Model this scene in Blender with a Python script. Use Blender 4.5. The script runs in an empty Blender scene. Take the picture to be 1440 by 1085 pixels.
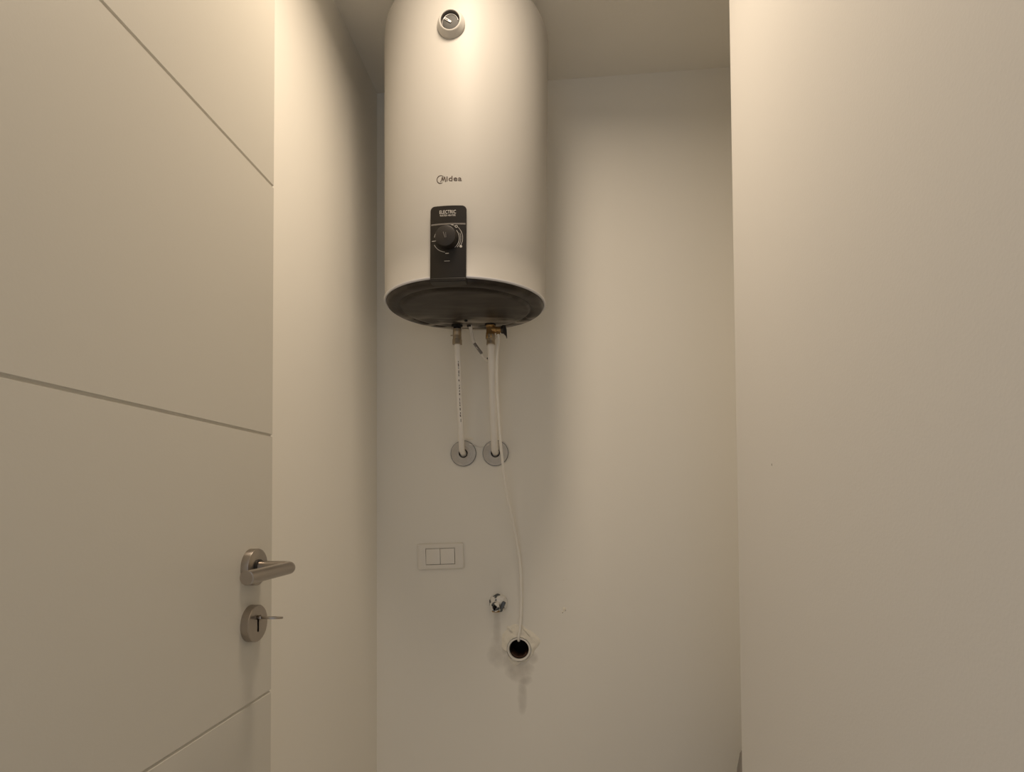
import bpy, bmesh, math, random
from math import sin, cos, pi, radians, atan2, sqrt
from mathutils import Vector, Matrix

random.seed(7)
SC = bpy.context.scene
COL = SC.collection

# ------------------------------------------------------------------ camera
EYE = 1.13
cd = bpy.data.cameras.new('camera')
cd.sensor_fit = 'HORIZONTAL'; cd.sensor_width = 36.0
cd.lens = 36.0 * 793.0 / 1440.0
cd.shift_x = 0.0; cd.shift_y = 141.5 / 1440.0
cd.clip_start = 0.02
cam = bpy.data.objects.new('camera', cd); COL.objects.link(cam)
cam.matrix_world = (Matrix.Translation((0, 0, EYE)) @ Matrix.Rotation(radians(5.33), 4, 'Z')
                    @ Matrix.Rotation(radians(91.545), 4, 'X') @ Matrix.Rotation(radians(-0.34), 4, 'Z'))
SC.camera = cam

# ------------------------------------------------------------------ world, light, exposure
w = bpy.data.worlds.new('world'); SC.world = w; w.use_nodes = True
w.node_tree.nodes['Background'].inputs[0].default_value = (0.86, 0.89, 0.96, 1)
w.node_tree.nodes['Background'].inputs[1].default_value = 0.52

def area_light(name, loc, size, power, color, rot=(0, 0, 0), shape='DISK', spread=180):
    l = bpy.data.lights.new(name, 'AREA'); l.shape = shape; l.size = size
    l.energy = power; l.color = color; l.spread = radians(spread)
    o = bpy.data.objects.new(name, l); COL.objects.link(o)
    o.location = loc; o.rotation_euler = rot
    return o
area_light('ceiling_lamp', (-0.14, 0.81, 2.30), 0.20, 5.6, (1.0, 0.83, 0.645), spread=165)

SC.view_settings.view_transform = 'Standard'
SC.view_settings.look = 'None'
SC.view_settings.exposure = 0.0
SC.view_settings.gamma = 1.0
SC.view_settings.use_curve_mapping = False

# ------------------------------------------------------------------ materials
def nodes(m): return m.node_tree.nodes, m.node_tree.links
def mat(name, col, rough=0.5, metal=0.0, var=0.03, scale=6.0, bump=0.0, bscale=200.0, coat=0.0, spec=0.5, bdist=0.001):
    m = bpy.data.materials.new(name); m.use_nodes = True
    N, L = nodes(m); b = N['Principled BSDF']
    b.inputs['Roughness'].default_value = rough; b.inputs['Metallic'].default_value = metal
    b.inputs['Specular IOR Level'].default_value = spec
    if coat: b.inputs['Coat Weight'].default_value = coat; b.inputs['Coat Roughness'].default_value = 0.15
    tc = N.new('ShaderNodeTexCoord')
    nz = N.new('ShaderNodeTexNoise'); nz.inputs['Scale'].default_value = scale; nz.inputs['Detail'].default_value = 5
    L.new(tc.outputs['Object'], nz.inputs['Vector'])
    mx = N.new('ShaderNodeMix'); mx.data_type = 'RGBA'; mx.name = 'base'
    L.new(nz.outputs['Fac'], mx.inputs[0])
    mx.inputs[6].default_value = (*[max(0, c * (1 - var)) for c in col], 1)
    mx.inputs[7].default_value = (*[min(1, c * (1 + var)) for c in col], 1)
    L.new(mx.outputs[2], b.inputs['Base Color'])
    if bump:
        n2 = N.new('ShaderNodeTexNoise'); n2.inputs['Scale'].default_value = bscale; n2.inputs['Detail'].default_value = 3
        L.new(tc.outputs['Object'], n2.inputs['Vector'])
        bp = N.new('ShaderNodeBump'); bp.inputs['Strength'].default_value = bump; bp.inputs['Distance'].default_value = bdist
        L.new(n2.outputs['Fac'], bp.inputs['Height']); L.new(bp.outputs['Normal'], b.inputs['Normal'])
    return m

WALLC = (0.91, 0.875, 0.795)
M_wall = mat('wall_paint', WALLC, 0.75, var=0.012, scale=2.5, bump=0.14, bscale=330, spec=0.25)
M_wallr = mat('wall_paint_dimmed', (0.79, 0.765, 0.72), 0.75, var=0.012, scale=2.5, bump=0.14, bscale=330, spec=0.25)  # wall paint darkened and greyed, weaker light on the right wall put into its colour
M_ceil = mat('ceiling_paint', (0.91, 0.87, 0.785), 0.85, var=0.01, bump=0.2, bscale=220, spec=0.2)
M_floor = mat('floor_tile', (0.86, 0.83, 0.77), 0.45, var=0.08, scale=8)
M_door = mat('door_lacquer', (0.675, 0.64, 0.56), 0.42, var=0.012, scale=3, bump=0.08, bscale=300, spec=0.4)
M_enamel = mat('white_enamel', (0.47, 0.45, 0.415), 0.45, var=0.006, scale=2, spec=0.2)
M_rim = mat('white_rim', (0.66, 0.65, 0.66), 0.3, var=0.01)
M_plw = mat('white_plastic', (0.86, 0.82, 0.745), 0.4, var=0.01)
M_rocker = mat('rocker_plastic', (0.88, 0.84, 0.765), 0.35, var=0.01)
M_black = mat('black_plastic', (0.020, 0.015, 0.011), 0.5, var=0.1, scale=20)
M_glossy = mat('panel_black', (0.013, 0.010, 0.007), 0.38, var=0.05, spec=0.3)
M_knob = mat('knob_black', (0.020, 0.016, 0.013), 0.42, var=0.05, spec=0.35)
M_void = mat('dark_void', (0.006, 0.005, 0.004), 0.8, var=0.2)
M_band = mat('grey_band', (0.16, 0.145, 0.13), 0.4)
M_print = mat('pale_print', (0.55, 0.52, 0.48), 0.5)
M_ink = mat('dark_ink', (0.07, 0.045, 0.03), 0.45)
M_steel = mat('brushed_steel', (0.42, 0.375, 0.33), 0.30, 1.0, var=0.08, scale=60, bump=0.08, bscale=500)
M_galv = mat('galvanised_steel', (0.56, 0.53, 0.485), 0.45, 0.3, var=0.22, scale=45, bump=0.2, bscale=120)
M_brass = mat('brass', (0.42, 0.27, 0.12), 0.36, 0.9, var=0.2, scale=60, bump=0.2, bscale=300)
M_nickel = mat('old_nickel', (0.42, 0.35, 0.26), 0.36, 0.9, var=0.3, scale=80, bump=0.3, bscale=250)
M_pipe = mat('pipe_plastic', (0.93, 0.89, 0.82), 0.4, var=0.03, scale=30)
M_cable = mat('cable_sheath', (0.85, 0.80, 0.73), 0.45, var=0.05, scale=40)
M_sleeve = mat('grey_sleeve', (0.20, 0.18, 0.165), 0.5)
M_dial = mat('dial_grey', (0.075, 0.072, 0.066), 0.7, 0.0, var=0.25, scale=80)
M_dialrim = mat('dial_dark', (0.13, 0.115, 0.10), 0.5, var=0.1)
M_needle = mat('needle_white', (0.78, 0.76, 0.72), 0.4)
M_tube = mat('drain_tube', (0.95, 0.91, 0.83), 0.35, var=0.02)
M_plaster = mat('rough_plaster', (0.92, 0.865, 0.74), 0.9, var=0.07, scale=60, bump=0.9, bscale=140, spec=0.1, bdist=0.002)
M_pvc = mat('grey_pvc', (0.86, 0.83, 0.77), 0.45, var=0.08, scale=50)
M_rust = mat('rust_silt', (0.07, 0.03, 0.016), 0.8, var=0.3, scale=90)
M_cloth = mat('grey_cloth', (0.32, 0.295, 0.27), 0.9, var=0.15, scale=15, bump=0.4, bscale=300)
M_bezel = mat('bezel_plastic', (0.50, 0.475, 0.435), 0.45, spec=0.3)
M_scuff = mat('scuff_grey', (0.24, 0.21, 0.18), 0.8)
M_lead = mat('blue_grey_metal', (0.12, 0.13, 0.14), 0.35, 0.7, var=0.3, scale=60)

# paint-spattered chrome of the capped tap
M_spat = bpy.data.materials.new('paint_spattered_chrome'); M_spat.use_nodes = True
N, L = nodes(M_spat); b = N['Principled BSDF']
tc = N.new('ShaderNodeTexCoord'); nz = N.new('ShaderNodeTexNoise'); nz.inputs['Scale'].default_value = 55; nz.inputs['Detail'].default_value = 3
cr = N.new('ShaderNodeValToRGB'); cr.color_ramp.elements[0].position = 0.40; cr.color_ramp.elements[1].position = 0.45
cr.color_ramp.elements[0].color = (0.10, 0.115, 0.125, 1); cr.color_ramp.elements[1].color = (0.84, 0.81, 0.75, 1)
c2 = N.new('ShaderNodeValToRGB'); c2.color_ramp.elements[0].position = 0.40; c2.color_ramp.elements[1].position = 0.45
c2.color_ramp.elements[0].color = (0.9, 0.9, 0.9, 1); c2.color_ramp.elements[1].color = (0, 0, 0, 1)
L.new(tc.outputs['Object'], nz.inputs['Vector']); L.new(nz.outputs['Fac'], cr.inputs[0]); L.new(nz.outputs['Fac'], c2.inputs[0])
L.new(cr.outputs[0], b.inputs['Base Color']); L.new(c2.outputs[0], b.inputs['Metallic']); b.inputs['Roughness'].default_value = 0.35

# dusty black base cover: pale smears of plaster dust towards the back half
M_base = bpy.data.materials.new('dusty_black_cover'); M_base.use_nodes = True
N, L = nodes(M_base); b = N['Principled BSDF']; b.inputs['Roughness'].default_value = 0.42
tc = N.new('ShaderNodeTexCoord'); mp = N.new('ShaderNodeMapping'); mp.inputs['Scale'].default_value = (8, 24, 10)
mp.inputs['Rotation'].default_value = (0, 0, 0.18)
nz = N.new('ShaderNodeTexNoise'); nz.inputs['Scale'].default_value = 1.0; nz.inputs['Detail'].default_value = 6; nz.inputs['Distortion'].default_value = 0.8
L.new(tc.outputs['Object'], mp.inputs[0]); L.new(mp.outputs[0], nz.inputs['Vector'])
sx = N.new('ShaderNodeSeparateXYZ'); L.new(tc.outputs['Object'], sx.inputs[0])
mr = N.new('ShaderNodeMapRange'); mr.inputs['From Min'].default_value = 0.02; mr.inputs['From Max'].default_value = 0.13
mr.inputs['To Min'].default_value = 0.06; mr.inputs['To Max'].default_value = 1.0
L.new(sx.outputs['Y'], mr.inputs['Value'])
cr = N.new('ShaderNodeValToRGB'); cr.color_ramp.elements[0].position = 0.43; cr.color_ramp.elements[1].position = 0.66
L.new(nz.outputs['Fac'], cr.inputs[0])
mu = N.new('ShaderNodeMath'); mu.operation = 'MULTIPLY'; L.new(cr.outputs[0], mu.inputs[0]); L.new(mr.outputs[0], mu.inputs[1])
mx = N.new('ShaderNodeMix'); mx.data_type = 'RGBA'; L.new(mu.outputs[0], mx.inputs[0])
mx.inputs[6].default_value = (0.020, 0.014, 0.009, 1); mx.inputs[7].default_value = (0.62, 0.56, 0.48, 1); b.inputs['Specular IOR Level'].default_value = 0.3
L.new(mx.outputs[2], b.inputs['Base Color'])

# back wall: same paint, with water marks and grime of its own under the tap and the drain
M_wallb = M_wall.copy(); M_wallb.name = 'wall_paint_stained'
N, L = nodes(M_wallb); b = N['Principled BSDF']; base = N['base']
geo = N.new('ShaderNodeNewGeometry'); sp = N.new('ShaderNodeSeparateXYZ'); L.new(geo.outputs['Position'], sp.inputs[0])
def math(op, a, bb=None, clamp=False):
    n = N.new('ShaderNodeMath'); n.operation = op; n.use_clamp = clamp
    for i, v in enumerate((a, bb)):
        if v is None: continue
        if isinstance(v, (int, float)): n.inputs[i].default_value = v
        else: L.new(v, n.inputs[i])
    return n.outputs[0]
nzs = N.new('ShaderNodeTexNoise'); nzs.inputs['Scale'].default_value = 32; nzs.inputs['Detail'].default_value = 5
L.new(geo.outputs['Position'], nzs.inputs['Vector'])
def blob(cx, cz, rx, rz, amt):
    dx = math('DIVIDE', math('SUBTRACT', sp.outputs['X'], cx), rx)
    dz = math('DIVIDE', math('SUBTRACT', sp.outputs['Z'], cz), rz)
    r2 = math('ADD', math('POWER', math('ABSOLUTE', dx), 2.0), math('POWER', math('ABSOLUTE', dz), 2.0))
    r2 = math('ADD', r2, math('MULTIPLY', math('SUBTRACT', nzs.outputs['Fac'], 0.5), 1.6))
    return math('MULTIPLY', math('SUBTRACT', 1.0, r2, True), amt)
s = None
for a in ((-0.188, 0.775, 0.013, 0.07, 0.30), (-0.188, 0.715, 0.030, 0.050, 0.30), (-0.128, 0.672, 0.040, 0.036, 0.48), (-0.150, 0.700, 0.035, 0.030, 0.34),
          (-0.112, 0.645, 0.022, 0.018, 0.4), (-0.120, 0.60, 0.014, 0.05, 0.30), (-0.168, 0.725, 0.014, 0.022, 0.45), (-0.094, 0.705, 0.02, 0.02, 0.30)):
    v = blob(*a); s = v if s is None else math('MAXIMUM', s, v)
mx = N.new('ShaderNodeMix'); mx.data_type = 'RGBA'; L.new(s, mx.inputs[0]); L.new(base.outputs[2], mx.inputs[6])
mx.inputs[7].default_value = (0.33, 0.285, 0.235, 1); L.new(mx.outputs[2], b.inputs['Base Color'])
import math as _m

# ------------------------------------------------------------------ helpers
def link(name, bm, m, parent=None, smooth=False, angle=None):
    me = bpy.data.meshes.new(name); bmesh.ops.recalc_face_normals(bm, faces=bm.faces); bm.to_mesh(me); bm.free()
    me.materials.append(m)
    if smooth or angle:
        for p in me.polygons: p.use_smooth = True
        if angle: me.set_sharp_from_angle(angle=radians(angle))
    o = bpy.data.objects.new(name, me); COL.objects.link(o)
    if parent: o.parent = parent
    return o
def thing(name, label, cat, loc=(0, 0, 0), rot=(0, 0, 0), group=None):
    o = bpy.data.objects.new(name, None); COL.objects.link(o); o.empty_display_size = 0.05
    o.location = loc; o.rotation_euler = rot; o['label'] = label; o['category'] = cat
    if group: o['group'] = group
    return o
def tag(o, label, cat, group=None):
    o['label'] = label; o['category'] = cat
    if group: o['group'] = group
    return o
def struct(o, label=None):
    o['kind'] = 'structure'
    if label: o['label'] = label
    return o
def box(bm, x0, x1, y0, y1, z0, z1, bev=0.0, seg=2):
    r = bmesh.ops.create_cube(bm, size=1.0)
    for v in r['verts']:
        v.co = Vector((x0 + (v.co.x + .5) * (x1 - x0), y0 + (v.co.y + .5) * (y1 - y0), z0 + (v.co.z + .5) * (z1 - z0)))
    if bev:
        es = list({e for v in r['verts'] for e in v.link_edges})
        bmesh.ops.bevel(bm, geom=es, offset=bev, segments=seg, profile=0.5, affect='EDGES')
def frame_of(d):
    d = d.normalized(); up = Vector((0, 0, 1)) if abs(d.z) < 0.95 else Vector((0, 1, 0))
    a = d.cross(up).normalized(); return a, a.cross(d).normalized()
def spline(pts, n=8):
    P = [Vector(p) for p in pts]; P = [2 * P[0] - P[1]] + P + [2 * P[-1] - P[-2]]; out = []
    for i in range(1, len(P) - 2):
        a, b_, c, d = P[i - 1:i + 3]
        for k in range(n):
            t = k / n
            out.append(0.5 * ((2 * b_) + (c - a) * t + (2 * a - 5 * b_ + 4 * c - d) * t * t + (3 * b_ - a - 3 * c + d) * t ** 3))
    out.append(P[-2]); return out
def tube(bm, pts, r, seg=14, cap=True):
    n = len(pts); rs = r if isinstance(r, (list, tuple)) else [r] * n; rings = []; ref = None
    for i, p in enumerate(pts):
        d = (pts[min(i + 1, n - 1)] - pts[max(i - 1, 0)]).normalized()
        if ref is None: a, b_ = frame_of(d)
        else:
            a = (ref - d * ref.dot(d)).normalized(); b_ = a.cross(d).normalized()
        ref = a
        rings.append([bm.verts.new(p + (a * cos(2 * pi * k / seg) + b_ * sin(2 * pi * k / seg)) * rs[i]) for k in range(seg)])
    for i in range(n - 1):
        for k in range(seg):
            bm.faces.new((rings[i][k], rings[i][(k + 1) % seg], rings[i + 1][(k + 1) % seg], rings[i + 1][k]))
    if cap:
        bm.faces.new(rings[0]); bm.faces.new(rings[-1][::-1])
def lathe(bm, prof, seg=64, org=(0, 0, 0), ax=(0, 0, 1)):
    """prof: (radius, distance along axis)"""
    org = Vector(org); d = Vector(ax).normalized(); a, b_ = frame_of(d); rings = []
    for r, h in prof:
        if r < 1e-6: rings.append([bm.verts.new(org + d * h)])
        else: rings.append([bm.verts.new(org + d * h + (a * cos(2 * pi * k / seg) + b_ * sin(2 * pi * k / seg)) * r) for k in range(seg)])
    for i in range(len(rings) - 1):
        A, B = rings[i], rings[i + 1]
        if len(A) == 1 and len(B) == 1: continue
        for k in range(seg):
            j = (k + 1) % seg
            if len(A) == 1: bm.faces.new((A[0], B[k], B[j]))
            elif len(B) == 1: bm.faces.new((A[k], A[j], B[0]))
            else: bm.faces.new((A[k], A[j], B[j], B[k]))
def disc_solid(bm, org, ax, r, t, bev=0.001, seg=48):
    lathe(bm, [(0, 0), (r, 0), (r, t - bev), (r - bev * .3, t - bev * .3), (r - bev, t), (0, t)], seg, org, ax)

# ------------------------------------------------------------------ setting
XL, XR2, YB, ZC = -0.528, 0.66, 1.55, 2.307
DRX, DRZ = -0.1277, 0.7278
def slab(name, dims, m, bev=0.0):
    bm = bmesh.new(); box(bm, *dims, bev=bev); return struct(link(name, bm, m))
slab('floor', (XL - .1, XR2 + .1, -0.5, YB + .1, -0.05, 0.0), M_floor)
slab('ceiling', (XL - .1, XR2 + .1, -0.5, YB + .1, ZC, ZC + 0.05), M_ceil)
slab('wall_left', (XL - .1, XL, -0.5, YB + .1, 0, ZC), M_wall)
slab('wall_recess', (XR2, XR2 + .1, 1.0, YB + .1, 0, ZC), M_wall)
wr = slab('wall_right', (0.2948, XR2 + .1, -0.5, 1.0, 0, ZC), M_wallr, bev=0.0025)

# back wall with the round opening of the drain
bm = bmesh.new(); RH = 0.0285; SEG = 48; S2 = 0.09
def wall_with_hole(bm, y):
    inner = [bm.verts.new((DRX + RH * cos(2 * pi * k / SEG), y, DRZ + RH * sin(2 * pi * k / SEG))) for k in range(SEG)]
    outer = []
    for k in range(SEG):
        a = 2 * pi * k / SEG; q = S2 / max(abs(cos(a)), abs(sin(a)))
        outer.append(bm.verts.new((DRX + q * cos(a), y, DRZ + q * sin(a))))
    for k in range(SEG):
        j = (k + 1) % SEG; bm.faces.new((inner[k], inner[j], outer[j], outer[k]))
    xs = [XL, DRX - S2, DRX + S2, XR2]; zs = [0, DRZ - S2, DRZ + S2, ZC]
    for i in range(3):
        for j in range(3):
            if i == 1 and j == 1: continue
            bm.faces.new([bm.verts.new((x, y, z)) for x, z in ((xs[i], zs[j]), (xs[i + 1], zs[j]), (xs[i + 1], zs[j + 1]), (xs[i], zs[j + 1]))])
    return inner
inn = wall_with_hole(bm, YB)
back = [bm.verts.new((v.co.x, YB + .08, v.co.z)) for v in inn]
for k in range(SEG):
    j = (k + 1) % SEG; bm.faces.new((inn[k], inn[j], back[j], back[k]))
bb = [bm.verts.new(c) for c in ((XL, YB + .1, 0), (XR2, YB + .1, 0), (XR2, YB + .1, ZC), (XL, YB + .1, ZC))]
bm.faces.new(bb)
wb = struct(link('wall_back', bm, M_wallb))

# rough plaster round the drain mouth
def plaster(name, cx, cz, rfun, hfun, parent, inner=None, seg=56, rings=7, m=M_plaster, seed=1, y=YB):
    bm = bmesh.new(); rnd = random.Random(seed); R = []
    ph = [rnd.uniform(0, 6.28) for _ in range(5)]
    for i in range(rings + 1):
        t = i / rings; row = []
        for k in range(seg):
            a = 2 * pi * k / seg; ro = rfun(a, ph); r = inner + (ro - inner) * t
            h = 0.0 if i == rings else hfun(a, t) * (0.7 + 0.6 * rnd.random())
            row.append(bm.verts.new((cx + r * cos(a), y - h, cz + r * sin(a))))
        R.append(row)
    for i in range(rings):
        for k in range(seg):
            j = (k + 1) % seg; bm.faces.new((R[i][k], R[i][j], R[i + 1][j], R[i + 1][k]))
    return link(name, bm, m, parent, smooth=True)
def rf(a, ph):
    up = max(0.0, cos(a - 1.0)); lf = max(0.0, cos(a - 2.2))
    return 0.040 + 0.022 * up ** 2 + 0.018 * lf ** 3 + 0.004 * sin(3 * a + ph[0]) + 0.003 * sin(5 * a + ph[1]) + 0.002 * sin(9 * a + ph[2])
plaster('plaster_patch', DRX, DRZ, rf, lambda a, t: (0.0058 * (1 - t) ** 0.7 * (0.35 + 0.65 * max(0, cos(a - 1.2)) + .25 * sin(7 * a + 5 * t)) + 0.0006), wb, inner=0.0335)
def daub(name, x, z, rx, rz, h, ang, m, parent, seed, y=YB, axis='Y'):
    bm = bmesh.new(); rnd = random.Random(seed); R = []
    for i, t in enumerate((1.0, 0.6, 0.25)):
        row = []
        for k in range(18):
            a = 2 * pi * k / 18; q = t * (1 + 0.22 * rnd.uniform(-1, 1))
            u, v = rx * q * cos(a), rz * q * sin(a); u, v = u * cos(ang) - v * sin(ang), u * sin(ang) + v * cos(ang)
            hh = 0 if i == 0 else h * (1 - t * t) * rnd.uniform(.7, 1.2)
            row.append(bm.verts.new((x + u, y - hh, z + v) if axis == 'Y' else (y - hh, x + u, z + v)))
        R.append(row)
    for i in range(2):
        for k in range(18):
            j = (k + 1) % 18; bm.faces.new((R[i][k], R[i][j], R[i + 1][j], R[i + 1][k]))
    bm.faces.new(R[2]); return link(name, bm, m, parent, smooth=True)
daub('plaster_daub', -0.150, 0.778, 0.016, 0.006, 0.0048, -0.75, M_plaster, wb, 3)
daub('plaster_daub', -0.139, 0.785, 0.006, 0.003, 0.0012, -0.4, M_plaster, wb, 4)
daub('plaster_daub', -0.104, 0.772, 0.024, 0.006, 0.0062, -0.85, M_plaster, wb, 5)
daub('plaster_daub', -0.0035, 0.8375, 0.0042, 0.0055, 0.0016, 0.2, M_plaster, wb, 6)
daub('plaster_daub', -0.0085, 0.8300, 0.0030, 0.0022, 0.0013, 0.0, M_plaster, wb, 7)
daub('scuff_mark', -0.0005, 0.8340, 0.0010, 0.0020, 0.0006, 0.0, M_scuff, wb, 8)
daub('scuff_mark', -0.0080, 0.8275, 0.0014, 0.0008, 0.0006, 0.0, M_scuff, wb, 9)
daub('paint_dimple', -0.0010, 1.0000, 0.0040, 0.0030, 0.0010, 0.0, M_wallb, wb, 10)
daub('paint_dimple', -0.004, 0.9180, 0.0030, 0.0025, 0.0009, 0.0, M_wallb, wb, 12)
daub('plaster_daub', -0.2635, 1.3065, 0.0110, 0.0040, 0.0014, 0.0, M_plaster, wb, 11)
daub('scuff_mark', 0.835, 1.181, 0.0010, 0.0018, 0.0004, 0.0, M_scuff, wr, 13, y=0.2948, axis='X')

# ------------------------------------------------------------------ door (open, flat beside the left wall)
DX, DT, DY0, DY1, DZ0, DZ1 = -0.45, 0.040, 0.033, 0.8328, 0.008, 2.11
bm = bmesh.new()
gz = [0.453, 0.8438, 1.2345, 1.6253]; gw, gd = 0.0023, 0.0032
pf = [(DX, DZ0)]
for g in gz: pf += [(DX, g - gw), (DX - gd * .8, g - gw * .55), (DX - gd, g), (DX - gd * .8, g + gw * .55), (DX, g + gw)]
pf += [(DX, DZ1), (DX - DT, DZ1), (DX - DT, DZ0)]
A = [bm.verts.new((x, DY0, z)) for x, z in pf]; B = [bm.verts.new((x, DY1, z)) for x, z in pf]
for i in range(len(pf)):
    j = (i + 1) % len(pf); bm.faces.new((A[i], A[j], B[j], B[i]))
bm.faces.new(A); bm.faces.new(B[::-1])
door = struct(link('door_1', bm, M_door), 'cream grooved door leaf standing open along the left wall')
for zz in (0.25, 1.85):                      # hinges carry it from the side wall
    bm = bmesh.new(); tube(bm, [Vector((DX - DT - .006, DY0 - .006, zz)), Vector((DX - DT - .006, DY0 - .006, zz + .09))], .007)
    box(bm, XL, DX - DT + .001, DY0 - .006, DY0 + .0005, zz, zz + .09)
    link('hinge', bm, M_steel, door, angle=40)

# lever handle on its rose (part of the door)
HY, HZ = 0.775, 1.0388
bm = bmesh.new(); disc_solid(bm, (DX - .0005, HY, HZ), (1, 0, 0), 0.0262, 0.0115, 0.0009, 64)
rose = link('handle_rose', bm, M_steel, door, angle=30)
LX = -0.3885
bm = bmesh.new()
LR = 0.0088
pts = [Vector((DX + .010, HY, HZ))] + [Vector((LX - .012, HY, HZ))]
for k in range(1, 7):
    a = pi / 2 * k / 6; pts.append(Vector((LX - .012 + .012 * sin(a), HY - .012 + .012 * cos(a), HZ)))
pts.append(Vector((LX, 0.6615, HZ)))
tube(bm, pts, LR, 28)
# crisp end face
for f_ in bm.faces:
    pass
lev = link('lever_handle', bm, M_steel, door, angle=50)
bm = bmesh.new(); lathe(bm, [(0, 0), (LR - .0008, 0), (LR + .0003, -.0008), (LR + .0003, -.004), (0, -.004)], 32, (LX, 0.6593, HZ), (0, -1, 0))
link('end_cap', bm, M_steel, lev, angle=30)
bm = bmesh.new(); lathe(bm, [(LR, 0), (LR + .0022, 0), (LR + .0022, .003), (LR, .0035)], 32, (DX + .0108, HY, HZ), (1, 0, 0))
link('collar', bm, M_black, lev, angle=30)
# key rose with a profile slot cut in it
KZ = 0.9585; T = 0.0115
bm = bmesh.new()
slot = []
for k in range(13): a = pi * k / 12; slot.append((0.0026 * cos(a), 0.0086 + 0.0026 * sin(a)))
for k in range(13): a = pi + pi * k / 12; slot.append((0.0023 * cos(a), -0.0100 + 0.0023 * sin(a)))
n = len(slot); R0 = 0.0262
outer = []
for (u, v) in slot:
    a = atan2(v, u); outer.append((R0 * cos(a), R0 * sin(a)))
def kv(u, v, x): return bm.verts.new((x, HY + u, KZ + v))
so = [kv(u, v, DX + T) for u, v in slot]; sb = [kv(u, v, DX + .0015) for u, v in slot]
# outer ring as a dense circle bridged by angle order
SEGK = n
oc = [kv((R0 - .0009) * cos(atan2(v, u)), (R0 - .0009) * sin(atan2(v, u)), DX + T) for u, v in slot]
on = [kv(u, v, DX + T - .0009) for u, v in outer]; ob = [kv(u, v, DX - .0005) for u, v in outer]
# refine outer circle by uniform angles: redistribute the angles evenly between slot ends
for i in range(n):
    a = 2 * pi * (i - 6) / n + pi / 2
    for ring, r in ((oc, R0 - .0009), (on, R0), (ob, R0)):
        ring[i].co.y = HY + r * cos(a); ring[i].co.z = KZ + r * sin(a)
for A_, B_ in ((so, oc), (oc, on), (on, ob), (sb, so)):
    for i in range(n):
        j = (i + 1) % n; bm.faces.new((A_[i], A_[j], B_[j], B_[i]))
krose = link('key_rose', bm, M_steel, door, angle=30)
bm = bmesh.new(); box(bm, DX, DX + .0016, HY - .008, HY + .008, KZ - .016, KZ + .016); link('keyway', bm, M_void, krose)

# key: sits in the lock, its bow lying level
KY = KZ + 0.0082
kt = thing('key', 'small steel key left in the door lock below the lever handle', 'key', (DX + T, HY, KY), (radians(-8), 0, 0))
bm = bmesh.new(); tube(bm, [Vector((-.007, 0, 0)), Vector((.008, 0, 0))], .0020, 16)
link('shaft', bm, M_steel, kt, smooth=True)
bm = bmesh.new(); lathe(bm, [(0, 0), (.0032, 0), (.0036, .001), (.0036, .003), (.0030, .004), (0, .004)], 20, (.0015, 0, 0), (1, 0, 0))
link('shoulder', bm, M_steel, kt, angle=40)
bm = bmesh.new(); nk = 36; o_, i_ = [], []
rows = []
for sgn, sc_ in ((1, 1), (1, .45), (-1, .45), (-1, 1)):
    row = []
    for k in range(nk):
        a = 2 * pi * k / nk; row.append(bm.verts.new((.021 + .0150 * sc_ * cos(a) * (1 if sc_ == 1 else .95), .0125 * sc_ * sin(a), .0013 * sgn)))
    rows.append(row)
for q in range(4):
    A_, B_ = rows[q], rows[(q + 1) % 4]
    for k in range(nk):
        j = (k + 1) % nk; bm.faces.new((A_[k], A_[j], B_[j], B_[k]))
link('bow', bm, M_steel, kt, angle=30)

# ------------------------------------------------------------------ water heater
HX, HYc, HR, Z0 = -0.2301, 1.3122, 0.188, 1.5974
LEAN = 2.0
wh = thing('water_heater', 'large white cylindrical electric water heater hung high on the back wall', 'water heater', (HX, HYc, Z0), (radians(LEAN), radians(0.9), 0))
ZS, ZT = 0.600, 0.688
bm = bmesh.new()
prof = [(HR - .004, -.0005), (HR - .0015, -.002), (HR + .0012, -.0015), (HR + .0018, .001), (HR + .0012, .0035), (HR, .005)]
for k in range(1, 10): prof.append((HR * (1 + .017 * k / 9), .005 + (ZS - .005) * k / 9))
for k in range(1, 19):
    a = pi / 2 * k / 18; prof.append((HR * 1.017 - .060 + .060 * cos(a), ZS + (ZT - .03 - ZS) * sin(a)))
prof += [(.08, ZT - .018), (0.0, ZT - .01)]
lathe(bm, prof, 128)
shell = link('shell', bm, M_enamel, wh, smooth=True)
bm = bmesh.new(); lathe(bm, [(HR - .006, .002), (HR - .004, -.0015), (HR - .001, -.0030), (HR + .0014, -.0024), (HR + .0020, .0010), (HR + .0008, .0034)], 128)
link('rim_ring', bm, M_rim, wh, smooth=True)
# black base cover, stepped
bm = bmesh.new()
lathe(bm, [(HR - .003, .002), (HR - .0035, -.004), (HR - .006, -.009), (HR - .010, -.0115), (HR - .024, -.0125), (HR - .029, -.0115), (HR - .032, -.0085),
           (HR - .035, -.0085), (HR - .038, -.0125), (HR - .041, -.0140), (HR - .050, -.0143), (.09, -.0148), (.03, -.015), (0, -.015)], 128)
cover = link('base_cover', bm, M_base, wh, angle=60)
bm = bmesh.new(); lathe(bm, [(0, 0), (.0042, 0), (.0042, .003), (.003, .004), (0, .004)], 20, (-.012, .07, -.0145), (0, 0, -1))
link('cover_screw', bm, M_void, wh, angle=40)
# brackets on the wall (behind the tank)
for bz in (0.13, 0.50):
    bm = bmesh.new(); off = (YB - HYc) / cos(radians(LEAN)) + bz * _m.tan(radians(LEAN))
    box(bm, -.12, .12, off - .0045, off - .0010, bz - .02, bz + .02, .001); box(bm, -.10, -.07, HR * .85, off - .002, bz - .015, bz + .015); box(bm, .07, .10, HR * .85, off - .002, bz - .015, bz + .015)
    link('mounting_bracket', bm, M_galv, wh)

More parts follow.
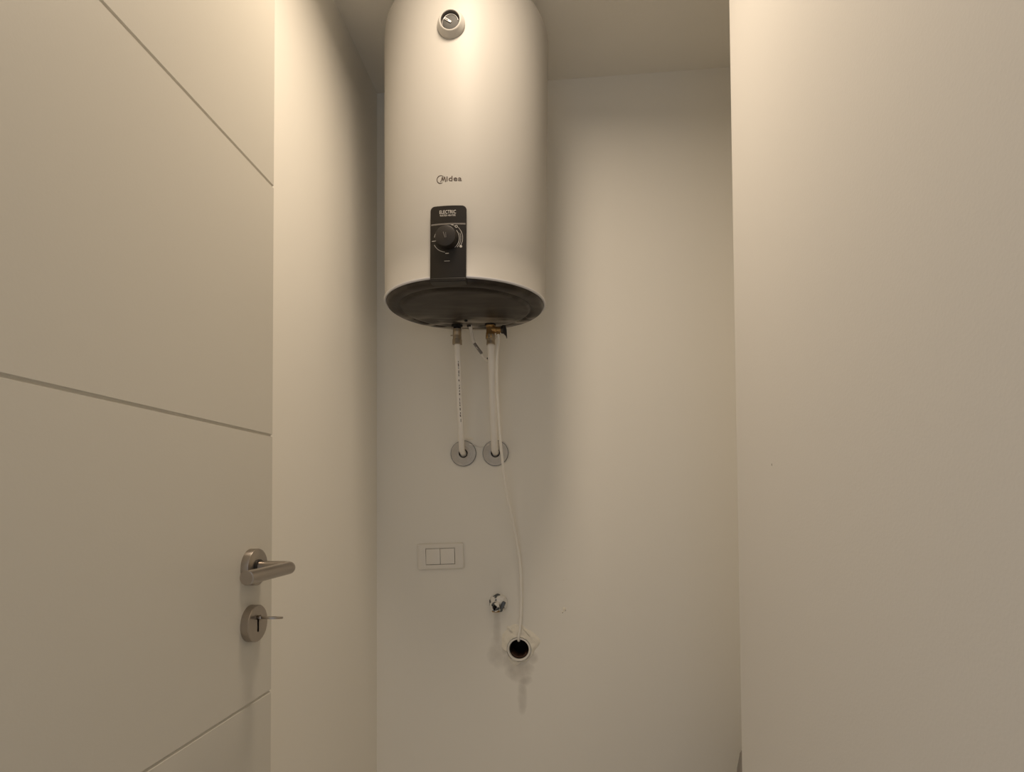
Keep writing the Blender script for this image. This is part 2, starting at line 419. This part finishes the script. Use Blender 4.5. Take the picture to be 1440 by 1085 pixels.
def on_cyl(theta, z, r):   # theta 0 = towards the viewer (-Y), + = to the right
    return Vector((r * sin(theta), -r * cos(theta), z))
# control panel: curved plate wrapped round the tank, rounded top corners
tl, tr, zb, zt = radians(-11.8), radians(10.3), -0.006, 0.1410
bm = bmesh.new(); nc = 40; cr_ = 0.009
def col_top(s):   # s metres from left edge
    wd = (tr - tl) * HR
    e = min(s, wd - s)
    return zt - (cr_ - sqrt(max(0, cr_ ** 2 - (cr_ - e) ** 2)) if e < cr_ else 0)
nz_ = 10; F, Bk = [], []
for i in range(nc + 1):
    u = i / nc; u = 0.5 - 0.5 * cos(pi * u); th = tl + (tr - tl) * u; ztop = col_top((tr - tl) * HR * u)
    F.append([bm.verts.new(on_cyl(th, zb + (ztop - zb) * k / nz_, HR + .0075)) for k in range(nz_ + 1)])
    Bk.append([bm.verts.new(on_cyl(th, zb + (ztop - zb) * k / nz_, HR - .003)) for k in range(nz_ + 1)])
for i in range(nc):
    for k in range(nz_):
        bm.faces.new((F[i][k], F[i + 1][k], F[i + 1][k + 1], F[i][k + 1])); bm.faces.new((Bk[i][k], Bk[i][k + 1], Bk[i + 1][k + 1], Bk[i + 1][k]))
    bm.faces.new((F[i][0], Bk[i][0], Bk[i + 1][0], F[i + 1][0])); bm.faces.new((F[i][nz_], F[i + 1][nz_], Bk[i + 1][nz_], Bk[i][nz_]))
for k in range(nz_):
    bm.faces.new((F[0][k], F[0][k + 1], Bk[0][k + 1], Bk[0][k])); bm.faces.new((F[nc][k], Bk[nc][k], Bk[nc][k + 1], F[nc][k + 1]))
es = [e for e in bm.edges if e.calc_face_angle(0) > 0.9]
bmesh.ops.bevel(bm, geom=es, offset=.0012, segments=2, affect='EDGES')
panel = link('control_panel', bm, M_glossy, wh, angle=40)
# foot of the panel hooking over the rim
bm = bmesh.new()
box(bm, HR * sin(tl) - .001, HR * sin(tr) + .001, -(HR + .0078), -(HR - .016), -.0125, -.0050, .0012)
link('panel_foot', bm, M_glossy, panel)

def flat_to_cyl(bm, zoff, r, th0=0.0):
    for v in bm.verts:
        th = th0 + v.co.x / HR; z = zoff + v.co.y; v.co = on_cyl(th, z, r + v.co.z)
def text_bm(s, size, extr=0.0002, off=0.0, sx=1.0, align='CENTER', shear=0.0, space=1.0):
    cu = bpy.data.curves.new('lettering', 'FONT'); cu.body = s; cu.size = size; cu.extrude = extr; cu.offset = off
    cu.align_x = align; cu.align_y = 'CENTER'; cu.shear = shear; cu.space_character = space; cu.resolution_u = 4
    ob = bpy.data.objects.new('lettering', cu); COL.objects.link(ob)
    dg = bpy.context.evaluated_depsgraph_get(); me = bpy.data.meshes.new_from_object(ob.evaluated_get(dg))
    bm = bmesh.new(); bm.from_mesh(me); bpy.data.objects.remove(ob); bpy.data.curves.remove(cu); bpy.data.meshes.remove(me)
    bmesh.ops.triangulate(bm, faces=bm.faces)
    for v in bm.verts: v.co.x *= sx
    return bm
PR = HR + .0075
def fit(bm, wdt, hgt):
    xs = [v.co.x for v in bm.verts]; ys = [v.co.y for v in bm.verts]; cx, cy = (min(xs) + max(xs)) / 2, (min(ys) + max(ys)) / 2
    for v in bm.verts: v.co.x = (v.co.x - cx) * wdt / (max(xs) - min(xs)); v.co.y = (v.co.y - cy) * hgt / (max(ys) - min(ys))
    return bm
bm = fit(text_bm('ELECTRIC', 0.0100, off=0.00010, space=1.12), .0325, .0072); flat_to_cyl(bm, 0.1283, PR, radians(-1)); link('lettering', bm, M_print, panel)
bm = fit(text_bm('WATER HEATER', 0.0060, off=0.00003, space=1.1), .0315, .0034); flat_to_cyl(bm, 0.1213, PR, radians(-1)); link('lettering', bm, M_print, panel)
def strip(pts, wdt, h=.0003):
    """closed thin ribbon along 2-D points"""
    bm = bmesh.new(); n = len(pts); top, bot = [], []
    for i, (x, y) in enumerate(pts):
        x0, y0 = pts[max(0, i - 1)]; x1, y1 = pts[min(n - 1, i + 1)]; dx, dy = x1 - x0, y1 - y0; l = sqrt(dx * dx + dy * dy) or 1
        wv = wdt[i] if isinstance(wdt, list) else wdt
        nx, ny = -dy / l * wv / 2, dx / l * wv / 2
        top.append((bm.verts.new((x + nx, y + ny, h)), bm.verts.new((x - nx, y - ny, h))))
        bot.append((bm.verts.new((x + nx, y + ny, -.0002)), bm.verts.new((x - nx, y - ny, -.0002))))
    for i in range(n - 1):
        bm.faces.new((top[i][0], top[i][1], top[i + 1][1], top[i + 1][0]))
        for s_ in (0, 1): bm.faces.new((top[i][s_], top[i + 1][s_], bot[i + 1][s_], bot[i][s_]))
    bm.faces.new((top[0][0], top[0][1], bot[0][1], bot[0][0])); bm.faces.new((top[-1][0], top[-1][1], bot[-1][1], bot[-1][0]))
    return bm
def arc(cx, cy, r, a0, a1, n=24): return [(cx + r * cos(radians(a0 + (a1 - a0) * k / n)), cy + r * sin(radians(a0 + (a1 - a0) * k / n))) for k in range(n + 1)]
def merge(bms):
    out = bmesh.new()
    for q in bms:
        me = bpy.data.meshes.new('tmp'); q.to_mesh(me); q.free(); out.from_mesh(me); bpy.data.meshes.remove(me)
    return out
wd = (tr - tl) * HR; cxp = (tl + tr) / 2
bm = strip([(-wd / 2 + .002 + (wd - .004) * k / 16, 0) for k in range(17)], .0030, .0004); flat_to_cyl(bm, 0.1040, PR, cxp); link('grey_stripe', bm, M_band, panel)
KZc = 0.0750
KTH = radians(-1.4)
parts = [strip(arc(0, 0, .0275, -42, 22), .0006), strip(arc(0, 0, .0245, -50, 40), .0008), strip(arc(0, 0, .0310, -32, 45), .0007),
         strip(arc(0, 0, .0280, 205, 262), .0009), strip(arc(0, 0, .0255, 150, 172), .0006),
         strip([(-.0305, -.004), (-.0225, -.004)], .0010), strip([(-.003, -.0305), (.004, -.0305)], .0014),
         strip([(.006, .0285), (.010, .0270), (.013, .0262)], .0014), strip(arc(.0185, .0235, .0022, 0, 360), .0009),
         strip([(.0140, .0245), (.0165, .0245)], .0009), strip(arc(.0275, -.0165, .0020, 0, 360), .0011), strip([(.0258, -.0165), (.0292, -.0165)], .0009), strip([(.0275, -.0182), (.0275, -.0148)], .0009),
         strip([(.0110, .0175), (.0135, .0190)], .0008), strip([(-.005, -.0460), (.006, -.0460)], .0009)]
bm = merge(parts); flat_to_cyl(bm, KZc, PR, KTH); link('dial_marks', bm, M_print, panel)
# knob
kc = on_cyl(KTH, KZc, PR - .0005); kd = on_cyl(KTH, 0, 1.0)
bm = bmesh.new(); lathe(bm, [(.0228, 0), (.0228, .002), (.0218, .004), (.0214, .0125), (.0206, .0140), (.0190, .0146), (0, .0148)], 64, kc, kd)
knob = link('knob', bm, M_knob, panel, angle=35)
bm = strip([(-.0045, .0070), (-.0005, -.0045)], .0012, .0004)
bm2 = strip([(.0005, .0060), (.0012, -.0040)], .0008, .0004); bm = merge([bm, bm2])
for v in bm.verts: v.co = Vector((kc.x + v.co.x, kc.y - .0148 - v.co.z, kc.z + v.co.y))
link('pointer_mark', bm, M_band, knob)
# printed maker's mark: ring, slanted M, then the letters
LZ = 0.1985
ring = arc(-.0207, 0, .0078, 62, 300, 40); ww = [.0004 + .0009 * sin(pi * k / 40) for k in range(41)]
parts = [strip(ring, ww)]
parts.append(strip(arc(-.0207, 0, .0078, 18, 62, 10), .0003))
parts += [strip([(-.0212, -.0052), (-.0192, -.0026), (-.0170, .0046)], [.0005, .0012, .0019]), strip([(-.0170, .0046), (-.0163, .0000), (-.0153, -.0030)], [.0017, .0016, .0015]),
          strip([(-.0158, -.0034), (-.0140, .0004), (-.0124, .0046)], [.0020, .0013, .0010]), strip([(-.0124, .0046), (-.0114, .0000), (-.0104, -.0054)], [.0016, .0020, .0017])]
t = text_bm('idea', 0.0142, off=0.00012, align='LEFT', sx=1.12, space=1.06)
xs = [v.co.x for v in t.verts]; ys = [v.co.y for v in t.verts]; k0 = min(xs); sc_ = 0.0325 / (max(xs) - k0) * 0.96; ymin = min(ys)
for v in t.verts: v.co.x = -.0085 + (v.co.x - k0) * sc_; v.co.y = -.0048 + (v.co.y - ymin) * 0.0102 / (max(ys) - ymin)
parts.append(t)
bm = merge(parts); flat_to_cyl(bm, LZ, HR * 1.0058 + .0002, radians(0.3)); link('lettering', bm, M_ink, shell)

# thermometer
tc_ = on_cyl(radians(0.2), 0.5090, HR * 1.015 - .001); td = on_cyl(radians(0.6), 0, 1)
bm = bmesh.new()
lathe(bm, [(.0285, 0), (.0285, .0025), (.0275, .0045), (.0228, .0125), (.0217, .0138), (.0204, .0142), (.0194, .0135), (.0190, .0085), (.0190, .0040)], 72, tc_, td)
bz_ = link('thermometer_bezel', bm, M_bezel, wh, angle=45)
bm = bmesh.new(); lathe(bm, [(.0189, .0125), (.0189, .0062), (.0160, .0060), (.0, .0060)], 60, tc_, td)
dl = link('thermometer_dial', bm, M_dialrim, bz_, angle=45)
bm = bmesh.new(); lathe(bm, [(.0162, .0060), (.0162, .0072), (.0156, .0076), (0, .0076)], 60, tc_, td)
link('dial_face', bm, M_dial, dl, angle=45)
def dialpos(u, v, h): return Vector((tc_.x + u, tc_.y - h, tc_.z + v))
bm = strip(arc(0, 0, .0156, 8, 160, 30), .0008)
for v in bm.verts: v.co = dialpos(v.co.x, v.co.y, .0078 + v.co.z)
link('scale_arc', bm, M_needle, dl)
bm = strip([(-.0125, .0078), (-.010, .0062), (-.001, .0005), (.0015, -.001)], [.0022, .0040, .0036, .0028], .0008)
for v in bm.verts: v.co = dialpos(v.co.x, v.co.y, .0085 + v.co.z)
nd = link('needle', bm, M_needle, dl)
bm = strip([(-.0112, .0068), (-.0045, .0026)], .0014, .0004)
for v in bm.verts: v.co = dialpos(v.co.x, v.co.y, .0095 + v.co.z)
link('needle_slot', bm, M_dialrim, dl)

# inlet / outlet sockets in the base
TOPZ = 1.5880
bxL = Vector((-0.2732, 1.427, 0)); bxR = Vector((-0.1862, 1.425, 0))
for p in (bxL, bxR):
    bm = bmesh.new(); rel = Vector((p.x - HX, p.y - HYc, 0))
    lathe(bm, [(.0145, -.010), (.0145, -.0175), (.0105, -.0178), (.0095, -.006)], 32, (rel.x, rel.y, 0)); lathe(bm, [(.0095, -.010), (.0095, -.031), (0, -.031)], 24, (rel.x, rel.y, 0))
    link('threaded_nipple', bm, M_void, wh, angle=40)
bm = bmesh.new(); lathe(bm, [(.0062, -.012), (.0062, -.019), (.0035, -.0195), (.003, -.012)], 24, (-0.0117, 1.430 - HYc, 0)); link('cable_gland', bm, M_black, wh, angle=40)

# ------------------------------------------------------------------ power cable
cp = [(-.2417, 1.430, 1.588), (-.2370, 1.430, 1.5650), (-.2344, 1.430, 1.5555), (-.2271, 1.430, 1.5367), (-.2138, 1.440, 1.5186), (-.206, 1.450, 1.5061), (-.1995, 1.460, 1.5010), (-.1925, 1.467, 1.5000), (-.1870, 1.4715, 1.5020)]
pc = thing('power_cable', 'short pale electric cable hanging from the underside of the heater to the thicker pipe', 'cable', cp[0])
def lpts(pts, o): return [Vector(p) - Vector(o) for p in pts]
bm = bmesh.new(); tube(bm, spline(lpts(cp, cp[0]), 6), .0032, 10); link('sheath', bm, M_cable, pc, smooth=True)
cp2 = [(x + .0045 - .0012 * i, y - .001, z + .001) for i, (x, y, z) in enumerate(cp[:4])]
bm = bmesh.new(); tube(bm, spline(lpts(cp2, cp[0]), 6), .0022, 10); link('sheath', bm, M_cable, pc, smooth=True)
bm = bmesh.new(); tube(bm, spline(lpts([(-.2278, 1.4299, 1.5385), (-.2271, 1.430, 1.5367), (-.2138, 1.440, 1.5186), (-.2120, 1.4415, 1.5165)], cp[0]), 6), .0039, 12); link('dark_sleeve', bm, M_sleeve, pc, smooth=True)
bm = bmesh.new(); tube(bm, lpts([(-.1990, 1.4575, 1.5085), (-.1978, 1.4590, 1.5045)], cp[0]), .0019, 10); link('cable_tie', bm, M_void, pc)

# ------------------------------------------------------------------ pipes, valve, flanges
def hexnut(bm, c, r, h):
    bot = [bm.verts.new((c[0] + r * cos(pi / 3 * k + .25), c[1] + r * sin(pi / 3 * k + .25), c[2])) for k in range(6)]
    top = [bm.verts.new((v.co.x, v.co.y, c[2] + h)) for v in bot]
    for k in range(6): bm.faces.new((bot[k], bot[(k + 1) % 6], top[(k + 1) % 6], top[k]))
    bm.faces.new(bot[::-1]); bm.faces.new(top)
    es = [e for e in bm.edges if all(v in set(bot + top) for v in e.verts)]
    bmesh.ops.bevel(bm, geom=es, offset=.0008, segments=1, affect='EDGES')
FLZ = 1.2655
FLL = (-0.2795, YB, FLZ); FLR = (-0.1896, YB, FLZ)
# left pipe
pl = thing('water_pipe', 'thin white plastic pipe with printed specks below the heater, the left one', 'pipe', (bxL.x, bxL.y, 1.553), group=None)
o = (bxL.x, bxL.y, 1.553)
pts = spline(lpts([(-.2728, 1.427, 1.545), (-.2722, 1.4335, 1.4900), (-.2745, 1.464, 1.395), (-.2743, 1.480, 1.3306), (-.2758, 1.497, 1.292), (-.2782, 1.520, 1.2705), (-.2793, 1.5525, 1.2660)], o), 8)
bm = bmesh.new(); tube(bm, pts, .0078, 20); pip = link('pipe_run', bm, M_pipe, pl, smooth=True)
bm = bmesh.new()
lathe(bm, [(0, .024), (.0080, .024), (.0080, .030), (0, .031)], 24, (0, 0, 0)); lathe(bm, [(0, -.002), (.0110, -.002), (.0114, .003), (.0108, .009), (.0112, .010), (.0112, .0235), (.0085, .0245), (0, .0245)], 28)
tube(bm, [Vector((-.017, 0, .008)), Vector((0, 0, .008))], .0014, 8)
link('adapter', bm, M_nickel, pl, angle=35)
bm = bmesh.new(); hexnut(bm, (0, 0, -.0165), .0127, .0135); lathe(bm, [(0, -.0035), (.0118, -.0035), (.0118, -.0015), (0, -.0015)], 28); link('compression_nut', bm, M_nickel, pl, angle=25)
# printing on the left pipe: little dark characters running down it
prt = []
cand = [p for p in pts if -.215 < p.z < -.055]
rn = random.Random(5); z_ = -.058
bm = bmesh.new()
def pipe_at(z):
    for a_, b_ in zip(pts[:-1], pts[1:]):
        if b_.z <= z <= a_.z: return a_.lerp(b_, (a_.z - z) / (a_.z - b_.z))
    return pts[0]
while z_ > -.205:
    hgt = rn.choice((.003, .0045, .006, .008, .0035)); c0 = pipe_at(z_); c1 = pipe_at(z_ - hgt)
    tg = (c1 - c0).normalized(); dd = Vector((.28, -.96, 0)); dd = (dd - tg * dd.dot(tg)).normalized() * .0081; wv = Vector((.96, .28, 0)) * rn.uniform(.0006, .0011)
    sh = Vector((.96, .28, 0)) * rn.uniform(-.0007, .0007)
    q = [c0 + dd - wv + sh, c0 + dd + wv + sh, c1 + dd + wv, c1 + dd - wv]
    fr = [bm.verts.new(v) for v in q]; bk = [bm.verts.new(v - dd * .12) for v in q]
    bm.faces.new(fr); bm.faces.new(bk[::-1])
    for k in range(4): bm.faces.new((fr[k], fr[(k + 1) % 4], bk[(k + 1) % 4], bk[k]))
    z_ -= hgt + rn.choice((.0015, .003, .005, .008))
link('printed_marks', bm, M_ink, pip)
# right pipe
o = (bxR.x, bxR.y, 1.538)
prr = thing('water_pipe', 'thicker white plastic pipe under the brass safety valve, the right one', 'pipe', o)
pts2 = spline(lpts([(-.1850, 1.425, 1.535), (-.1843, 1.4330, 1.4780), (-.1850, 1.459, 1.4011), (-.1855, 1.480, 1.330), (-.1868, 1.498, 1.295), (-.1885, 1.522, 1.2720), (-.1894, 1.5525, 1.2665)], o), 8)
bm = bmesh.new(); tube(bm, pts2, .0094, 22); link('pipe_run', bm, M_pipe, prr, smooth=True)
bm = bmesh.new(); lathe(bm, [(0, -.006), (.0112, -.006), (.0116, -.002), (.0108, .001), (.0112, .004), (.0112, .008), (0, .008)], 28, (0.0008, 0, .001)); link('sleeve_ring', bm, M_nickel, prr, angle=35)
# safety valve
o = (bxR.x, bxR.y, 1.576)
sv = thing('safety_valve', 'small brass safety valve with black lever under the heater', 'valve', o)
bm = bmesh.new()
lathe(bm, [(0, -.030), (.0100, -.030), (.0116, -.027), (.0116, -.013), (.0106, -.011), (.0106, .002), (.0122, .004), (.0122, .012), (.0085, .014), (0, .014)], 32)
lathe(bm, [(0, 0), (.0082, 0), (.0082, .013), (.0070, .014), (.0070, .026), (0, .026)], 28, (.004, -.002, -.0045), (1, -.12, -.10))
link('valve_body', bm, M_brass, sv, angle=35)
bm = bmesh.new(); hexnut(bm, (0.0004, 0, -.0290), .0131, .012); link('compression_nut', bm, M_nickel, sv, angle=25)
bm = bmesh.new(); lathe(bm, [(0, 0), (.0050, 0), (.0050, .008), (.0038, .009), (.0038, .016), (0, .016)], 20, (.0205, -.004, -.010), (0, 0, -1)); link('outlet_spout', bm, M_brass, sv, angle=35)
bm = bmesh.new()
lathe(bm, [(0, 0), (.0092, 0), (.0098, .002), (.0098, .006), (.008, .008), (0, .008)], 24, (.0290, -.0050, -.0065), (1, -.12, -.10))
pf_ = [(.0320, .0035), (.0400, .0030), (.0420, -.0060), (.0432, -.0260), (.0418, -.0290), (.0390, -.0210), (.0330, -.0150)]
a_ = [bm.verts.new((x, -.0105, z)) for x, z in pf_]; b_ = [bm.verts.new((x, .0015, z)) for x, z in pf_]
for k in range(len(pf_)): j = (k + 1) % len(pf_); bm.faces.new((a_[k], a_[j], b_[j], b_[k]))
bm.faces.new(a_); bm.faces.new(b_[::-1]); link('lever', bm, M_black, sv, angle=35)
# flanges on the wall
def flange(loc, label):
    t = thing('wall_flange', label, 'wall flange', loc, (0, 0, 0))
    bm = bmesh.new(); lathe(bm, [(.0300, 0), (.0300, .0030), (.0346, .0030), (.0352, .0040), (.0346, .0052), (.0330, .0050), (.0310, .0058), (.0270, .0060), (.0262, .0068), (.0200, .0072), (.0192, .0080), (.0150, .0084), (.0128, .0076), (.0122, .0060), (.0122, 0)], 64, (0, 0, 0), (0, -1, 0))
    link('dish', bm, M_galv, t, angle=35)
    bm = bmesh.new(); lathe(bm, [(.0347, .0026), (.0357, .0030), (.0359, .0040), (.0353, .0050), (.0346, .0052), (.0345, .0030)], 64, (0, 0, 0), (0, -1, 0)); link('edge_shade_ring', bm, M_lead, t, angle=35)  # added dark ring: shadow and dirt along the flange edge drawn as metal
    bm = bmesh.new(); lathe(bm, [(.0124, .0010), (.0124, .0054), (.0098, .0056), (.0098, .0010)], 40, (0, 0, 0), (0, -1, 0)); link('rubber_seal', bm, M_void, t, angle=35)
    return t
flange(FLL, 'round grey metal wall flange round the foot of the thin left pipe')
flange(FLR, 'round grey metal wall flange round the foot of the thicker right pipe')
# loose wire strung between them
wp = [(-.2625, 1.5440, 1.2905), (-.2500, 1.5462, 1.2880), (-.2340, 1.5470, 1.2835), (-.2200, 1.5466, 1.2835), (-.2060, 1.5440, 1.2900)]
bm = bmesh.new(); tube(bm, spline(lpts(wp, wp[0]), 6), .0011, 8); wo = link('wire', bm, M_cable, None, smooth=True); wo.location = wp[0]
tag(wo, 'fine pale wire strung between the two wall flanges', 'wire')
# drain tube
tp = [(-.1654, 1.4200, 1.5590), (-.1650, 1.4190, 1.5440), (-.1680, 1.414, 1.5075), (-.1706, 1.425, 1.4500), (-.1690, 1.430, 1.3934), (-.1665, 1.440, 1.330), (-.1635, 1.455, 1.2691), (-.1540, 1.490, 1.1592), (-.1348, 1.520, 1.0539), (-.1226, 1.532, .9667), (-.1196, 1.5370, .8699), (-.1232, 1.5385, .7931), (-.1275, 1.5395, .7660), (-.1287, 1.5460, .7528), (-.1290, 1.5620, .7480)]
bm = bmesh.new(); tube(bm, spline(lpts(tp, tp[0]), 8), .0036, 12); dt = link('drain_tube', bm, M_tube, None, smooth=True); dt.location = tp[0]
tag(dt, 'thin milky plastic tube hanging from the valve down to the drain hole', 'tube')

# ------------------------------------------------------------------ switch
SWZ = 0.9805
sw = thing('light_switch', 'white two-rocker switch plate on the back wall below the heater', 'switch', (-0.3447, YB, SWZ), (0, radians(-1.9), 0))
bm = bmesh.new()
W2, H2, hw, hh, zc = .0655, .0360, .0412, .0225, -.0003
def rr(w_, h_, r, n=6):
    out = []
    for cx, cz, a0 in ((w_ - r, h_ - r, 0), (-w_ + r, h_ - r, 90), (-w_ + r, -h_ + r, 180), (w_ - r, -h_ + r, 270)):
        for k in range(n + 1): a = radians(a0 + 90 * k / n); out.append((cx + r * cos(a), cz + r * sin(a)))
    return out
L0 = [(rr(W2, H2, .006), 0.0), (rr(W2, H2, .006), -.0040), (rr(W2 - .0012, H2 - .0012, .005), -.0068), (rr(W2 - .004, H2 - .004, .004), -.0082), (rr(hw + .0016, hh + .0016, .0015), -.0090), (rr(hw, hh, .001), -.0082), (rr(hw, hh, .001), -.0030)]
Rg = [[bm.verts.new((x, y, z + zc)) for x, z in pr] for pr, y in L0]
for A_, B_ in zip(Rg[:-1], Rg[1:]):
    for k in range(len(A_)):
        j = (k + 1) % len(A_); bm.faces.new((A_[k], A_[j], B_[j], B_[k]))
link('cover_plate', bm, M_plw, sw, angle=30)
bm = bmesh.new(); box(bm, -hw + .0002, hw - .0002, -.0035, -.0005, -hh + zc, hh + zc); link('switch_body', bm, M_scuff, sw)
for s_ in (-1, 1):
    bm = bmesh.new(); x0, x1 = (-hw + .0012, -.0006) if s_ < 0 else (.0006, hw - .0012)
    box(bm, x0, x1, -.0098, -.0030, -hh + .0014 + zc, hh - .0010 + zc, .0008)
    tl_ = .05 * s_
    for v in bm.verts: v.co.y += (v.co.z - zc) * (.055 if s_ < 0 else .02)
    link('rocker', bm, M_rocker, sw, angle=30)

# ------------------------------------------------------------------ capped water outlet
o = (-0.1840, YB, 0.8525)
st = thing('capped_outlet', 'small round chrome water outlet spattered with white paint above the drain', 'outlet', o)
bm = bmesh.new(); lathe(bm, [(.0250, 0), (.0256, .003), (.0244, .010), (.0214, .0150), (.0150, .0175), (0, .018)], 48, (0, 0, 0), (0, -1, 0))
for v in bm.verts:
    v.co += Vector((1, 0, .6)) * .0012 * sin(v.co.x * 420) * cos(v.co.z * 350)
link('rosette', bm, M_spat, st, smooth=True)
bm = bmesh.new(); lathe(bm, [(.0125, 0), (.0125, .020), (.0118, .024), (.0100, .0255), (.0072, .0250), (.0068, .016), (0, .016)], 32, (-.0035, -.010, -.002), (-.10, -1, -.22))
nb = link('nozzle', bm, M_spat, st, angle=40)
bm = bmesh.new(); lathe(bm, [(.0050, .0), (.0050, .003), (0, .003)], 24, (-.0065, -.0255, -.0060), (-.10, -1, -.22)); link('nozzle_mouth', bm, M_void, nb)
bm = bmesh.new(); box(bm, .0085, .0190, -.0250, -.010, -.0130, .0085, .003, 2)
bmesh.ops.rotate(bm, verts=bm.verts, cent=Vector((.013, -.018, -.002)), matrix=Matrix.Rotation(.5, 3, 'Y')); link('side_lug', bm, M_lead, st, angle=40)
bm = bmesh.new(); lathe(bm, [(0, 0), (.0105, 0), (.0115, .002), (.0112, .004), (.009, .0050), (0, .0050)], 28, (-.0055, -.0115, -.0185), (0, -.15, -1)); link('thread_ring', bm, M_brass, st, angle=40)

# ------------------------------------------------------------------ drain stub
dp = thing('drain_pipe', 'open round drain pipe mouth in rough plaster low on the back wall', 'drain pipe', (DRX, YB, DRZ))
bm = bmesh.new(); lathe(bm, [(.0280, -.07), (.0280, .0000), (.0318, .0005), (.0318, .0062), (.0310, .0075), (.0285, .0078), (.0272, .0066), (.0262, .0), (.0255, -.07)], 64, (0, 0, 0), (0, -1, 0))
link('pipe_collar', bm, M_pvc, dp, angle=40)
bm = bmesh.new(); lathe(bm, [(.0262, .0010), (.0254, -.002), (.0250, -.066), (0, -.068)], 56, (0, 0, 0), (0, -1, 0)); link('pipe_bore', bm, M_void, dp, smooth=True)
bm = bmesh.new(); sil = []
for y_ in (.002, .022, .045):
    sil.append([bm.verts.new((.0246 * cos(a), y_, .0246 * sin(a) if i % 2 == 0 or True else 0)) for i, a in enumerate([radians(205 + 130 * k / 16) for k in range(17)])])
    sil[-1] += [bm.verts.new((.0205 * cos(a), y_, .0222 * sin(a))) for a in [radians(330 - 120 * k / 16) for k in range(17)]]
for A_, B_ in zip(sil[:-1], sil[1:]):
    for k in range(len(A_)): j = (k + 1) % len(A_); bm.faces.new((A_[k], A_[j], B_[j], B_[k]))
bm.faces.new(sil[0]); bm.faces.new(sil[-1][::-1]); link('silt', bm, M_rust, dp, smooth=False)

# ------------------------------------------------------------------ sack just behind the corner of the right wall
bm = bmesh.new(); rn = random.Random(11); rows = []
for i in range(19):
    t = i / 18; z = .62 * t
    r = (.115 * (1 - .30 * t ** 3)) * (1 if t < .86 else sqrt(max(0.02, 1 - ((t - .86) / .14) ** 2)))
    rows.append([])
    for k in range(40):
        a = 2 * pi * k / 40
        q = r * (1 + .06 * sin(5 * a + 3 * t) + .035 * sin(11 * a - 5 * t) + .02 * sin(17 * t + 2 * a))
        rows[-1].append(bm.verts.new((q * cos(a), q * .85 * sin(a), z)))
for A_, B_ in zip(rows[:-1], rows[1:]):
    for k in range(40): j = (k + 1) % 40; bm.faces.new((A_[k], A_[j], B_[j], B_[k]))
bm.faces.new(rows[0][::-1]); bm.faces.new(rows[-1])
sk = link('cloth_sack', bm, M_cloth, None, smooth=True); sk.location = (0.480, 1.33, 0)
tag(sk, 'edge of a grey cloth bundle showing behind the right wall at the bottom', 'sack')
